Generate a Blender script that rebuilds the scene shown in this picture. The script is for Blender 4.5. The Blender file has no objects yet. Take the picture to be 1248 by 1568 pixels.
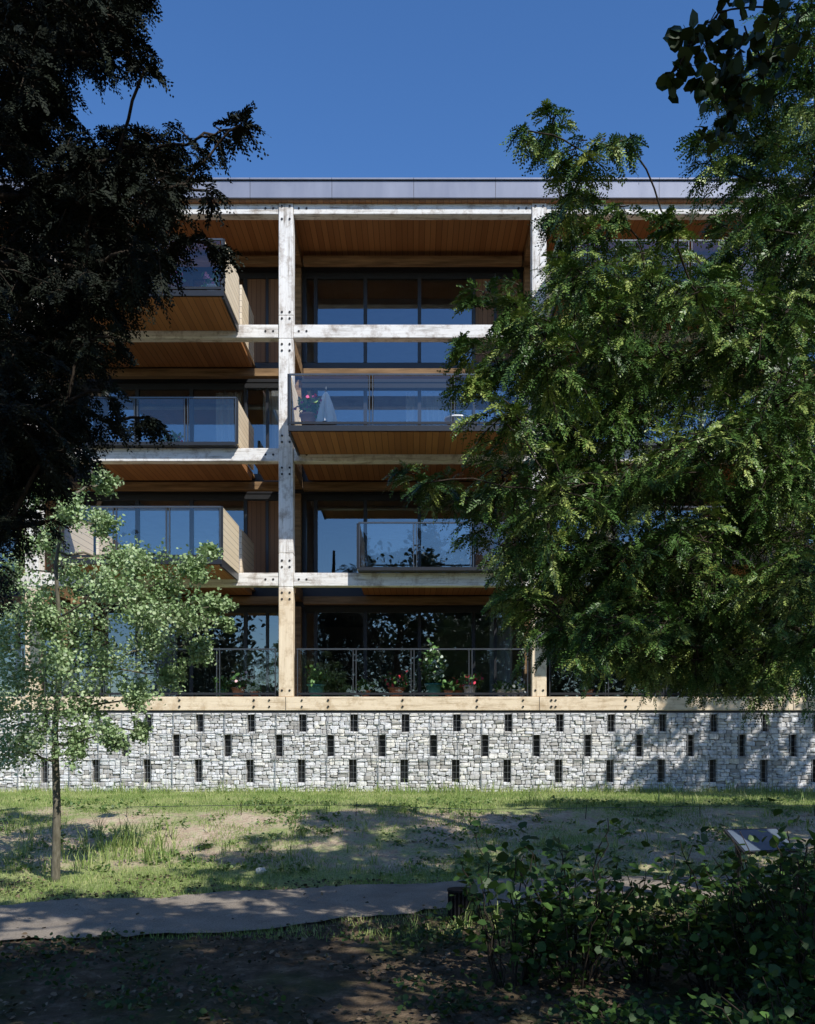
import bpy, math, random, bmesh, mathutils
import numpy as np
from mathutils import Vector
random.seed(7); rng=np.random.default_rng(7)
FP=1440.0; HX=633.0; HY=1120.0
def P(px,py,d): return np.array([(px-HX)*d/FP, d-22.0, (HY-py)*d/FP])
SC=bpy.context.scene
COL=SC.collection
# ------------------------------------------------------------------ sky, sun
SUN=np.array([0.43,-0.58,0.68]); SUN/=np.linalg.norm(SUN)
w=bpy.data.worlds.new("World"); SC.world=w; w.use_nodes=True
nt=w.node_tree; nt.nodes.clear()
o=nt.nodes.new("ShaderNodeOutputWorld"); b=nt.nodes.new("ShaderNodeBackground"); s=nt.nodes.new("ShaderNodeTexSky")
s.sky_type='NISHITA'; s.sun_disc=False; s.sun_elevation=math.asin(SUN[2]); s.sun_rotation=math.atan2(SUN[0],SUN[1])
s.air_density=1.0; s.dust_density=0.2; s.ozone_density=4.5
hs=nt.nodes.new("ShaderNodeHueSaturation"); hs.inputs["Saturation"].default_value=1.18; hs.inputs["Hue"].default_value=.506
b.inputs[1].default_value=0.15
hs.inputs["Value"].default_value=1.12
nt.links.new(s.outputs[0],hs.inputs["Color"]); nt.links.new(hs.outputs[0],b.inputs[0]); nt.links.new(b.outputs[0],o.inputs[0])
sl=bpy.data.lights.new("sun","SUN"); sl.energy=5.0; sl.angle=math.radians(0.5); sl.color=(1,0.965,0.90)
so=bpy.data.objects.new("sun",sl); COL.objects.link(so)
so.rotation_euler=Vector(SUN).to_track_quat('Z','Y').to_euler(); so.location=(20,-40,30)
# ------------------------------------------------------------------ camera
cam=bpy.data.cameras.new("camera"); co=bpy.data.objects.new("camera",cam); COL.objects.link(co); SC.camera=co
co.location=(0,-22,0); co.rotation_euler=(math.pi/2,0,0)
cam.sensor_width=36; cam.sensor_fit='AUTO'; cam.lens=36*FP/1568
cam.shift_y=(HY-784)/1568; cam.shift_x=-(HX-624)/1568
cam.clip_start=0.05; cam.clip_end=2000
SC.view_settings.view_transform='Standard'; SC.view_settings.look='None'; SC.view_settings.exposure=0; SC.view_settings.gamma=1
# ------------------------------------------------------------------ node helpers
class M:
    def __init__(s,name):
        s.m=bpy.data.materials.new(name); s.m.use_nodes=True; s.t=s.m.node_tree; s.t.nodes.clear()
        s.out=s.n("ShaderNodeOutputMaterial")
    def n(s,t,**k):
        x=s.t.nodes.new(t)
        for a,v in k.items(): setattr(x,a,v)
        return x
    def l(s,a,b): s.t.links.new(a,b)
    def pos(s): return s.n("ShaderNodeNewGeometry").outputs["Position"]
    def mapv(s,v,sc):
        m=s.n("ShaderNodeMapping"); m.inputs["Scale"].default_value=sc; s.l(v,m.inputs[0]); return m.outputs[0]
    def noise(s,v,scale,det=4,rough=.6):
        n=s.n("ShaderNodeTexNoise"); n.inputs["Scale"].default_value=scale; n.inputs["Detail"].default_value=det; n.inputs["Roughness"].default_value=rough
        s.l(v,n.inputs["Vector"]); return n.outputs["Fac"]
    def ramp(s,f,stops):
        r=s.n("ShaderNodeValToRGB"); e=r.color_ramp.elements
        while len(e)<len(stops): e.new(0.5)
        for i,(p,c) in enumerate(stops):
            e[i].position=p; e[i].color=(c,c,c,1) if isinstance(c,(int,float)) else (*c,1)
        s.l(f,r.inputs[0]); return r.outputs[0]
    def mix(s,f,a,b,mode='MIX'):
        m=s.n("ShaderNodeMix",data_type='RGBA',blend_type=mode)
        for i,v in ((0,f),(6,a),(7,b)):
            if hasattr(v,'is_linked'): s.l(v,m.inputs[i])
            elif isinstance(v,(int,float)): m.inputs[i].default_value=v if i==0 else (v,v,v,1)
            else: m.inputs[i].default_value=(*v,1)
        return m.outputs[2]
    def math(s,op,a,b=0.0):
        m=s.n("ShaderNodeMath",operation=op)
        for i,v in ((0,a),(1,b)):
            if hasattr(v,'is_linked'): s.l(v,m.inputs[i])
            else: m.inputs[i].default_value=v
        return m.outputs[0]
    def sep(s,v):
        x=s.n("ShaderNodeSeparateXYZ"); s.l(v,x.inputs[0]); return x.outputs
    def bsdf(s,col,rough=.8,spec=.3,metal=0,bump=None,bs=.3,bd=.01):
        p=s.n("ShaderNodeBsdfPrincipled")
        if hasattr(col,'is_linked'): s.l(col,p.inputs["Base Color"])
        else: p.inputs["Base Color"].default_value=(*col,1)
        p.inputs["Roughness"].default_value=rough; p.inputs["Specular IOR Level"].default_value=spec; p.inputs["Metallic"].default_value=metal
        if bump is not None:
            bn=s.n("ShaderNodeBump"); bn.inputs["Strength"].default_value=bs; bn.inputs["Distance"].default_value=bd
            s.l(bump,bn.inputs["Height"]); s.l(bn.outputs[0],p.inputs["Normal"])
        return p.outputs[0]
    def end(s,sh): s.l(sh,s.out.inputs[0]); return s.m
def plain(name,col,rough=.7,spec=.3,metal=0,var=.25,sc=8):
    m=M(name); f=m.noise(m.pos(),sc); c=m.mix(f,tuple(x*(1-var) for x in col),tuple(min(1,x*(1+var)) for x in col))
    return m.end(m.bsdf(c,rough,spec,metal))
def timber(name,sc):
    m=M(name); p=m.pos()
    f=m.noise(m.mapv(p,sc),1.0,6,.7)
    c=m.ramp(f,[(.28,(.19,.165,.14)),(.37,(.48,.445,.405)),(.47,(.75,.725,.685)),(.72,(.88,.86,.82))])
    blot=m.noise(p,2.8,5,.75)
    c=m.mix(m.ramp(blot,[(.49,0),(.66,.75)]),c,m.mix(1.0,c,(.42,.35,.30),'MULTIPLY'))
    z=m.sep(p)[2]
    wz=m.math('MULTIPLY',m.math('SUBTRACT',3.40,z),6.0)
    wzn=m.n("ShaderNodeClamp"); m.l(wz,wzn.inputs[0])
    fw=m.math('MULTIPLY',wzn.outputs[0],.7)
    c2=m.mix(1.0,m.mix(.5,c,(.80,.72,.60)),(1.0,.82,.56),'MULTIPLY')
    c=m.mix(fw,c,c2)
    return m.end(m.bsdf(c,.85,.2,bump=f,bs=.5))
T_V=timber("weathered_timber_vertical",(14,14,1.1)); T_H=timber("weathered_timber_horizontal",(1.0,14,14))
def boards(name,axis,pitch,ca,cb,groove=.35):
    m=M(name); p=m.pos(); a=m.sep(p)[axis]
    q=m.math('DIVIDE',a,pitch); fl=m.math('FLOOR',q); fr=m.math('FRACT',q)
    wn=m.n("ShaderNodeTexWhiteNoise",noise_dimensions='1D'); m.l(fl,wn.inputs["W"])
    sc=[1.2,1.2,1.2]; sc[axis]=25
    g=m.noise(m.mapv(p,tuple(sc)),1.0,5,.6)
    k=m.math('ADD',m.math('MULTIPLY',wn.outputs["Value"],.55),m.math('MULTIPLY',g,.45))
    c=m.mix(k,ca,cb)
    gr=m.math('LESS_THAN',m.math('ABSOLUTE',m.math('SUBTRACT',fr,.5)),.46)
    c=m.mix(gr,tuple(x*groove for x in ca),c)
    return m.end(m.bsdf(c,.6,.3,bump=gr,bs=.5,bd=.006))
SOF=boards("soffit_boards",0,.14,(.22,.09,.032),(.39,.185,.07),.5)
PANEL=boards("side_panel_boards",2,.14,(.68,.55,.38),(.82,.70,.52),.5)
CLAD=boards("cladding_boards",0,.12,(.16,.08,.04),(.26,.14,.07))
m=M("brown_timber"); p=m.pos(); f=m.noise(m.mapv(p,(1,12,12)),1,5); BRN=m.end(m.bsdf(m.ramp(f,[(.3,(.11,.065,.03)),(.7,(.33,.21,.11))]),.75,.25,bump=f,bs=.3))
m=M("zinc"); p=m.pos(); f=m.noise(m.mapv(p,(1.5,1.5,.4)),1.5,4); q=m.math('FRACT',m.math('DIVIDE',m.sep(p)[0],1.9)); g=m.math('GREATER_THAN',q,.008)
c=m.mix(f,(.14,.16,.23),(.32,.34,.42)); c=m.mix(g,(.08,.08,.1),c); ZINC=m.end(m.bsdf(c,.5,.4,.15))
DARK=plain("dark_metal",(.018,.019,.022),.4,.5)
BLACKM=plain("black_painted_steel",(.008,.008,.009),.8,.2)
STEEL=plain("rail_steel",(.10,.11,.12),.35,.5,.6)
GALV=plain("galvanised_wire",(.40,.41,.42),.45,.5,.5)
BOLT=plain("bolt_head",(.04,.037,.035),.5,.4,.5)
WHITEW=plain("interior_plaster",(.42,.41,.39),.9,.1,sc=2)
FLOORM=plain("interior_floor",(.22,.15,.09),.6,.3)
CURT=plain("curtain_fabric",(.80,.80,.78),.95,.1,var=.08)
CONC=plain("concrete",(.36,.34,.30),.9,.1,sc=12)
def glass(name,refl,tint,bs=.04):
    m=M(name); t=m.n("ShaderNodeBsdfTransparent"); t.inputs[0].default_value=(*tint,1)
    g=m.n("ShaderNodeBsdfGlossy"); g.inputs["Roughness"].default_value=.006; g.inputs[0].default_value=(.82,.92,1,1)
    bn=m.n("ShaderNodeBump"); bn.inputs["Strength"].default_value=bs; bn.inputs["Distance"].default_value=.01
    m.l(m.noise(m.pos(),1.3,1),bn.inputs["Height"]); m.l(bn.outputs[0],g.inputs["Normal"])
    fr=m.n("ShaderNodeFresnel"); fr.inputs[0].default_value=1.5
    fac=m.math('ADD',fr.outputs[0],refl)
    x=m.n("ShaderNodeMixShader"); m.l(fac,x.inputs[0]); m.l(t.outputs[0],x.inputs[1]); m.l(g.outputs[0],x.inputs[2])
    return m.end(x.outputs[0])
GLW=glass("window_glass",.17,(.68,.71,.70)); GLR=glass("railing_glass",.05,(.96,.985,.985))
def leafmat(name,dark,mid,light,trans=.25,rough=.5):
    m=M(name); a=m.n("ShaderNodeAttribute",attribute_name="var")
    c=m.ramp(a.outputs["Fac"],[(0,dark),(.55,mid),(1,light)])
    d=m.bsdf(c,rough,.35)
    if trans<=0: return m.end(d)
    t=m.n("ShaderNodeBsdfTranslucent"); m.l(m.mix(.5,c,(.16,.24,.03),'MIX'),t.inputs[0])
    x=m.n("ShaderNodeMixShader"); x.inputs[0].default_value=trans; m.l(d,x.inputs[1]); m.l(t.outputs[0],x.inputs[2])
    return m.end(x.outputs[0])
YEW=leafmat("yew_foliage",(.014,.034,.009),(.075,.155,.03),(.44,.50,.13),0,.42)
FIR=leafmat("fir_foliage_in_shade",(.003,.006,.0025),(.006,.011,.004),(.014,.024,.008),0,.8)  # near-black colour stands in for the shade falling on this tree
WBM=leafmat("silver_leaf_foliage",(.16,.26,.10),(.34,.47,.22),(.62,.70,.46),.2)
BEE=leafmat("beech_foliage",(.012,.028,.008),(.025,.055,.012),(.05,.095,.02),0)
FARW=leafmat("woodland_foliage",(.010,.02,.007),(.02,.038,.012),(.04,.065,.02),0,.8)
BUSH=leafmat("shrub_foliage",(.012,.032,.008),(.035,.08,.018),(.12,.23,.05),.25)  # lightest tone raised to paint in sunlit leaves
POTL=leafmat("pot_plant_foliage",(.10,.22,.07),(.20,.38,.12),(.34,.52,.2),.3)
WEED=leafmat("weed_leaves",(.05,.10,.025),(.11,.19,.05),(.2,.28,.09),.2)
GRS=leafmat("grass_blades",(.12,.19,.045),(.27,.37,.10),(.56,.54,.26),.2,.8)
LITT=leafmat("leaf_litter",(.02,.03,.01),(.08,.058,.034),(.28,.20,.125),0,.8)
BARK=M("bark"); f=BARK.noise(BARK.mapv(BARK.pos(),(18,18,3)),1,5); BARK=BARK.end(BARK.bsdf(BARK.ramp(f,[(.3,(.02,.016,.012)),(.7,(.07,.055,.042))]),.9,.1,bump=f,bs=.8,bd=.02))
BARKL=M("young_bark"); f=BARKL.noise(BARKL.mapv(BARKL.pos(),(30,30,8)),1,4); BARKL=BARKL.end(BARKL.bsdf(BARKL.ramp(f,[(.3,(.08,.072,.05)),(.7,(.19,.17,.125))]),.85,.15,bump=f,bs=.4))
# ------------------------------------------------------------------ mesh helpers
def empty(name,loc=(0,0,0)):
    e=bpy.data.objects.new(name,None); COL.objects.link(e); e.location=loc; return e
def link(name,me,parent=None,mat=None):
    ob=bpy.data.objects.new(name,me); COL.objects.link(ob)
    if mat: me.materials.append(mat)
    if parent:
        ob.parent=parent; ob.matrix_parent_inverse=mathutils.Matrix.Translation(-Vector(parent.location))
    return ob
class Boxes:
    def __init__(s): s.v=[];s.f=[]
    def box(s,x0,x1,y0,y1,z0,z1):
        n=len(s.v)
        s.v+=[(x0,y0,z0),(x1,y0,z0),(x1,y1,z0),(x0,y1,z0),(x0,y0,z1),(x1,y0,z1),(x1,y1,z1),(x0,y1,z1)]
        s.f+=[tuple(n+i for i in q) for q in ((0,3,2,1),(4,5,6,7),(0,1,5,4),(1,2,6,5),(2,3,7,6),(3,0,4,7))]
    def pane(s,x0,x1,y,z0,z1):
        n=len(s.v); s.v+=[(x0,y,z0),(x1,y,z0),(x1,y,z1),(x0,y,z1)]; s.f.append((n,n+1,n+2,n+3))
    def cyl(s,c,r,h,axis='y',k=10,r2=None):
        n=len(s.v); r2=r if r2 is None else r2
        for j,(t,rr) in enumerate(((0,r),(1,r2))):
            for i in range(k):
                a=2*math.pi*i/k; u=rr*math.cos(a); v=rr*math.sin(a)
                s.v.append((c[0]+u,c[1]+t*h,c[2]+v) if axis=='y' else (c[0]+u,c[1]+v,c[2]+t*h))
        for i in range(k): s.f.append((n+i,n+(i+1)%k,n+k+(i+1)%k,n+k+i))
        s.f.append(tuple(n+i for i in range(k))[::-1]); s.f.append(tuple(n+k+i for i in range(k)))
    def build(s,name,mat,parent=None,bevel=0):
        if not s.v: return
        me=bpy.data.meshes.new(name); me.from_pydata(s.v,[],s.f); me.update()
        ob=link(name,me,parent,mat)
        if bevel:
            bm=ob.modifiers.new("bevel","BEVEL"); bm.width=bevel; bm.segments=1; bm.limit_method='ANGLE'
        return ob
def quads(name,V,mat,parent=None,var=None,n=4):
    V=np.asarray(V,dtype=np.float32).reshape(-1,3); nv=len(V); nf=nv//n
    me=bpy.data.meshes.new(name); me.vertices.add(nv); me.vertices.foreach_set("co",V.ravel())
    me.loops.add(nv); me.loops.foreach_set("vertex_index",np.arange(nv,dtype=np.int32))
    me.polygons.add(nf); me.polygons.foreach_set("loop_start",np.arange(0,nv,n,dtype=np.int32))
    try: me.polygons.foreach_set("loop_total",np.full(nf,n,dtype=np.int32))
    except Exception: pass
    if var is not None:
        at=me.attributes.new("var",'FLOAT','FACE'); at.data.foreach_set("value",np.asarray(var,dtype=np.float32).ravel())
    me.update(calc_edges=True); me.validate()
    return link(name,me,parent,mat)
def nrm(a): return a/np.maximum(np.linalg.norm(a,axis=-1,keepdims=True),1e-6)
def sprays(O,U,L,nl=14,lw=.012,ll=.05,droop=.4,ang=.9,rnd=.25,vbase=None):
    N=len(O); L=np.asarray(L).reshape(-1,1)
    R=nrm(rng.normal(size=(N,3))+np.array([0,0,1.6])); S=nrm(np.cross(U,R)); Nn=nrm(np.cross(S,U))
    t=np.linspace(.05,1,nl)[None,:,None]
    base=O[:,None,:]+U[:,None,:]*t*L[:,:,None]+np.array([0,0,-1])*droop*(t**2)*L[:,:,None]
    ax=nrm(U[:,None,:]+np.array([0,0,-2*droop])*t)
    sg=np.where(np.arange(nl)%2==0,1,-1)[None,:,None]
    D=nrm(ax*math.cos(ang)+S[:,None,:]*sg*math.sin(ang)+rng.normal(size=(N,nl,3))*rnd)
    W=nrm(np.cross(D,Nn[:,None,:]+rng.normal(size=(N,nl,3))*rnd))
    l=ll*(1.15-.55*t)*(.7+.6*rng.random((N,nl,1))); wd=lw*(.8+.4*rng.random((N,nl,1)))
    q=np.stack([base,base+D*l*.5+W*wd,base+D*l,base+D*l*.5-W*wd],axis=2)
    vb=rng.random((N,1)) if vbase is None else vbase.reshape(-1,1)
    var=np.clip(vb*.75+.25*rng.random((N,nl)),0,1)
    return q.reshape(-1,3),var.ravel()
def leaves(C,size,up=.6,asp=.42):
    N=len(C); size=np.asarray(size).reshape(-1,1) if np.ndim(size) else size
    Nn=nrm(rng.normal(size=(N,3))+np.array([0,0,up*2])); D=nrm(np.cross(Nn,rng.normal(size=(N,3)))); W=np.cross(Nn,D)
    fold=Nn*.12*size
    q=np.stack([C,C+D*.3*size+W*asp*size+fold,C+D*.72*size+W*asp*.8*size+fold,C+D*size,C+D*.72*size-W*asp*.8*size+fold,C+D*.3*size-W*asp*size+fold],axis=1)
    return q.reshape(-1,3)
class Wood:
    def __init__(s): s.v=[];s.f=[]
    def tube(s,pts,r0,r1,k=7):
        pts=[np.array(p,float) for p in pts]; n=len(s.v); m=len(pts)
        for i,p in enumerate(pts):
            t=nrm(pts[min(i+1,m-1)]-pts[max(i-1,0)]); a=nrm(np.cross(t,[.31,.9,.2])); c=np.cross(t,a); r=r0+(r1-r0)*i/(m-1)
            for j in range(k):
                th=2*math.pi*j/k; s.v.append(tuple(p+r*(a*math.cos(th)+c*math.sin(th))))
        for i in range(m-1):
            for j in range(k): s.f.append((n+i*k+j,n+i*k+(j+1)%k,n+(i+1)*k+(j+1)%k,n+(i+1)*k+j))
    def limb(s,a,b,r0,r1,sag=.15,seg=7,wob=.05,k=6):
        a=np.array(a,float); b=np.array(b,float); L=np.linalg.norm(b-a); pts=[]
        for i in range(seg+1):
            t=i/seg; p=a+(b-a)*t+np.array([0,0,1])*sag*L*math.sin(math.pi*t)
            if 0<i<seg: p=p+rng.normal(size=3)*wob*L/seg*1.5
            pts.append(p)
        s.tube(pts,r0,r1,k); return pts
    def build(s,name,mat,parent):
        me=bpy.data.meshes.new(name); me.from_pydata(s.v,[],s.f); me.update()
        for p in me.polygons: p.use_smooth=True
        return link(name,me,parent,mat)
# ------------------------------------------------------------------ terrain: path level, bank, terrace below the wall
def gz(x,y):
    d=y+22.0
    t=np.clip((d-12.8-.15*np.sin(x*.7))/4.6,0,1); t=t*t*(3-2*t)*.6+t*.4
    z=-2.0+.59*t
    z=z+.05*np.sin(x*.9+y*.5)*np.cos(y*1.1-x*.3)*np.clip(1-np.abs(d-14.5)/6,0.12,1)+.022*np.sin(x*3.1+1)*np.sin(y*2.7)
    z=np.where(d>18.5,z*(1-np.clip((d-18.5)/1,0,1))+(-1.41)*np.clip((d-18.5)/1,0,1),z)
    return z
def axis(a,b,fine0,fine1,fs,cs):
    l=list(np.arange(a,fine0,cs))+list(np.arange(fine0,fine1,fs))+list(np.arange(fine1,b+cs,cs)); return np.array(l)
xs=axis(-400,400,-14,14,.12,20); ys=axis(-400,400,-20,3,.1,20)
X,Y=np.meshgrid(xs,ys); Z=gz(X,Y)+.0
fine=(np.abs(X)<14)&(Y>-20)&(Y<0); Z=Z+np.where(fine,rng.normal(size=Z.shape)*.009,0)
nx,ny=len(xs),len(ys)
idx=np.arange(nx*ny).reshape(ny,nx)
F=np.stack([idx[:-1,:-1],idx[:-1,1:],idx[1:,1:],idx[1:,:-1]],-1).reshape(-1,4)
me=bpy.data.meshes.new("ground"); me.from_pydata(np.stack([X,Y,Z],-1).reshape(-1,3).tolist(),[],F.tolist())
me.polygons.foreach_set("use_smooth",[True]*len(me.polygons))
m=M("ground_soil_and_grass"); p=m.pos(); y=m.sep(p)[1]
n1=m.noise(p,.8,5,.65); n2=m.noise(p,5,5,.7); n3=m.noise(p,28,3,.7)
soil=m.ramp(n2,[(.3,(.33,.245,.17)),(.5,(.53,.42,.30)),(.7,(.68,.57,.44))])
green=m.ramp(n3,[(.3,(.12,.18,.045)),(.7,(.36,.43,.155))])
gm=m.math('ADD',m.math('MULTIPLY',n1,.55),m.math('MULTIPLY',n2,.45))
top=m.n("ShaderNodeMapRange"); m.l(y,top.inputs[0]); top.inputs[1].default_value=-5.2; top.inputs[2].default_value=-4.2; top.inputs[3].default_value=0; top.inputs[4].default_value=.2
low=m.n("ShaderNodeMapRange"); m.l(y,low.inputs[0]); low.inputs[1].default_value=-8.4; low.inputs[2].default_value=-9.4; low.inputs[3].default_value=0; low.inputs[4].default_value=.25
gm=m.math('ADD',gm,m.math('ADD',top.outputs[0],low.outputs[0]))
bank=m.mix(m.ramp(gm,[(.465,0),(.59,.88)]),soil,green)
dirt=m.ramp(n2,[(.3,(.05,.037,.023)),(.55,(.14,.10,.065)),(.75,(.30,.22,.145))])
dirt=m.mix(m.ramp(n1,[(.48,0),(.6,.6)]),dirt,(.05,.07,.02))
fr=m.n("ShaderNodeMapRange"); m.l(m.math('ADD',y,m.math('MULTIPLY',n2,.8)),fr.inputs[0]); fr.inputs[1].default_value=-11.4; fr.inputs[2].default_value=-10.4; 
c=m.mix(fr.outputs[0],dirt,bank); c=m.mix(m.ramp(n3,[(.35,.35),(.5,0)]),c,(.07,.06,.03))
gmat=m.end(m.bsdf(c,.95,.1,bump=n3,bs=.8,bd=.03))
link("ground",me,None,gmat)
# footpath
m=M("gravel_path"); p=m.pos(); n2=m.noise(p,2,5,.6); n3=m.noise(p,60,3,.8)
c=m.mix(n2,(.17,.142,.112),(.50,.43,.35)); c=m.mix(m.ramp(n3,[(.4,.55),(.55,0)]),c,(.10,.08,.06)); PATH=m.end(m.bsdf(c,.95,.15,bump=n3,bs=.7,bd=.015))
far=[(-30,8.2),(-12,9.6),(-4.7,10.7),(-2,11.6),(0,12.3),(2,12.75),(6,13.0),(30,13.6)]
near=[(-30,6.0),(-12,7.3),(-4.7,8.55),(-2,9.25),(0,10.2),(2,11.0),(6,11.5),(30,12.2)]
px_=np.arange(-30,30,.12); vf=np.interp(px_,*zip(*far))-22; vn=np.interp(px_,*zip(*near))-22
vf+=.06*np.sin(px_*2.3)+rng.normal(size=len(px_))*.03; vn+=.07*np.sin(px_*1.9+1)+rng.normal(size=len(px_))*.04
K=16; V=[];Fc=[]
for i,x in enumerate(px_):
    for j in range(K+1):
        yy=vn[i]+(vf[i]-vn[i])*j/K; V.append((x,yy,float(gz(np.array(x),np.array(yy)))+.032))
for i in range(len(px_)-1):
    for j in range(K):
        a=i*(K+1)+j; Fc.append((a,a+K+1,a+K+2,a+1))
me=bpy.data.meshes.new("footpath"); me.from_pydata(V,[],Fc)
for q in me.polygons:q.use_smooth=True
link("footpath",me,None,PATH)
# ------------------------------------------------------------------ building
B=empty("apartment_building",(0,0,-1.4))
COLS=[(c-HX)/65.45 for c in (-338.5,50,438,825.5,1213.5,1602)]
FL=[(HY-v)/65.45 for v in (1067,877,686,497)]; ROOF=(HY-309)/65.45
XL,XR=COLS[0],COLS[-1]
tv=Boxes();th=Boxes();br=Boxes();sf=Boxes();dk=Boxes();st=Boxes();gl=Boxes();gr=Boxes();bo=Boxes();pl=Boxes();fm=Boxes();zn=Boxes();pn=Boxes();cu=Boxes();cl=Boxes();deck=Boxes()
hw=.17
YG=2.4
for ci,cx in enumerate(COLS):
    segs=[(FL[0]+.004,FL[1]-.34),(FL[1]-.336,FL[1]+.45),(FL[1]+.454,FL[3]-.34),(FL[3]-.336,FL[3]+.20),(FL[3]+.204,ROOF)]
    for a,b2 in segs: tv.box(cx-hw,cx+hw,-.03,.30,a,b2)
    for z in FL[1:]+[ROOF]:
        zs=[z-.47,z-.62,z+.13,z+.28] if z!=ROOF else [z-.12,z-.42]
        for zz in zs:
            for dx in (-.09,.09): bo.cyl((cx+dx,-.045,zz),.026,.03)
        for sx in (-1,1):
            for dx in (.30,.48): bo.cyl((cx+sx*dx,-.01,z-.155),.026,.05)
    for dx in (-.09,.09): bo.cyl((cx+dx,-.045,FL[0]+.15),.026,.03)
    for z in FL[1:]+[ROOF]: br.box(cx-.11,cx+.11,.302,YG-.02,z-.36,z-.05)
    for z in FL: br.box(cx-.09,cx+.09,YG-.25,YG+.0,z+.002,z+2.4)
for i in range(len(COLS)-1):
    a=COLS[i]+hw+.004; b2=COLS[i+1]-hw-.004
    for z in FL[1:]+[ROOF]:
        th.box(a,b2,0,.26,z-.31 if z!=ROOF else z-.29,z)
        br.box(a+.0,b2,YG-.45,YG-.25,z-.47,z-.27)
th.box(XL-.2,XR+.2,-.06,.24,FL[0]-.32,FL[0])
for k in range(-9,9):
    for zz in (-.08,-.23): bo.cyl((k*1.735-.25,-.085,FL[0]+zz),.026,.03)
for cx in COLS:
    for sx in (-.38,.38):
        for zz in (-.08,-.23): bo.cyl((cx+sx,-.085,FL[0]+zz),.022,.03)
    dk.box(cx-.006,cx+.006,-.0625,-.05,FL[0]-.31,FL[0]-.003)
dk.box(XL-.2,XR+.2,-.02,.2,FL[0]-.37,FL[0]-.324)
# roof
sf.box(XL-.3,XR+.3,-.1,YG+.1,ROOF-.05,ROOF-.003)
zn.box(XL-.5,XR+.5,-.16,9,ROOF,ROOF+.40)
zn.box(XL-.5,XR+.5,-.20,9.05,ROOF+.404,ROOF+.455)
dk.box(XL-.5,XR+.5,-.19,9.04,ROOF+.4005,ROOF+.4035)
sf.box(XL+.1,XR-.1,.262,YG-.0,ROOF-.12,ROOF-.052)
for z in FL+[ROOF]:
    pl.box(XL-.2,XR+.2,YG+.12,8.8,z-.30,z-.03)
    fm.box(XL-.2,XR+.2,YG+.12,8.8,z-.026,z)
pl.box(XL-.2,XR+.2,8.8,9,FL[0]-.3,ROOF)
for cx in COLS: pl.box(cx-.1,cx+.1,YG+.13,8.79,FL[0]+.01,ROOF-.31)
pl.box(XL-.35,XL-.21,.4,9,-1.5,ROOF); pl.box(XR+.21,XR+.35,.4,9,-1.5,ROOF)
# glazing
mull=[(v-HX)/59.0 for v in (485,561,644,727,803)]
for fi,z in enumerate(FL):
    top=(FL[fi+1] if fi<3 else ROOF)-.46
    dk.box(XL-.2,XR+.2,YG+.02,YG+.12,top-.17,top)
    dk.box(XL-.2,XR+.2,YG+.02,YG+.12,z-.33,z+.06)
    dk.box(XL-.2,XR+.2,YG-.0,YG+.10,top+.004,top+.16)
    gl.pane(XL-.15,XR+.15,YG+.07,z+.06,top-.17)
    for i in range(len(COLS)-1):
        c0=(COLS[i]+COLS[i+1])/2
        for mx in mull: dk.box(c0+mx-.045-.01,c0+mx+.045-.01,YG+.0,YG+.14,z+.06,top-.17)
        dk.box(COLS[i]+.10,COLS[i]+.2,YG+.0,YG+.14,z+.06,top-.17)
        dk.box(COLS[i]-.85,COLS[i]-.78,YG+.0,YG+.14,z+.06,top-.17)
        if fi in (1,3): cl.box(c0+mull[3]+.04,c0+mull[4]-.06,YG+.03,YG+.10,z+.07,top-.18)
def curtain(x0,x1,z0,z1,y):
    n=int((x1-x0)/.02); V=[];F_=[]
    for i in range(n+1):
        x=x0+(x1-x0)*i/n; yy=y+.045*math.sin(i*.9)+.02*math.sin(i*.37); V+= [(x,yy,z0),(x,yy*1.0+.01,z1)]
    for i in range(n): F_.append((2*i,2*i+2,2*i+3,2*i+1))
    k=len(cu.v); cu.v+=V; cu.f+=[tuple(k+j for j in q) for q in F_]
for (x0,x1,fi) in ((-3.75,-3.3,1),(-8.0,-7.2,3),(-.2,.9,2) ,(4.2,5.4,1),(-6.9,-6.2,0),(2.0,2.6,0),(-5.2,-4.5,2),(5.9,6.8,0)):
    z=FL[fi]; curtain(x0,x1,z+.05,z+2.3,YG+.35)
curtain(-3.95,-3.3,FL[2]+.05,FL[2]+2.3,YG+.3)
for (x,fi) in ((-1.5,0),(1.2,0),(-.4,3),(-6,1),(5,2)):
    z=FL[fi]; 
    fm.box(x-.7,x+.7,4.2,5.0,z+.70,z+.74)
    for a in (-.65,.62):
        for c in (4.25,4.9): fm.box(x+a,x+a+.04,c,c+.04,z+.002,z+.70)
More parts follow.
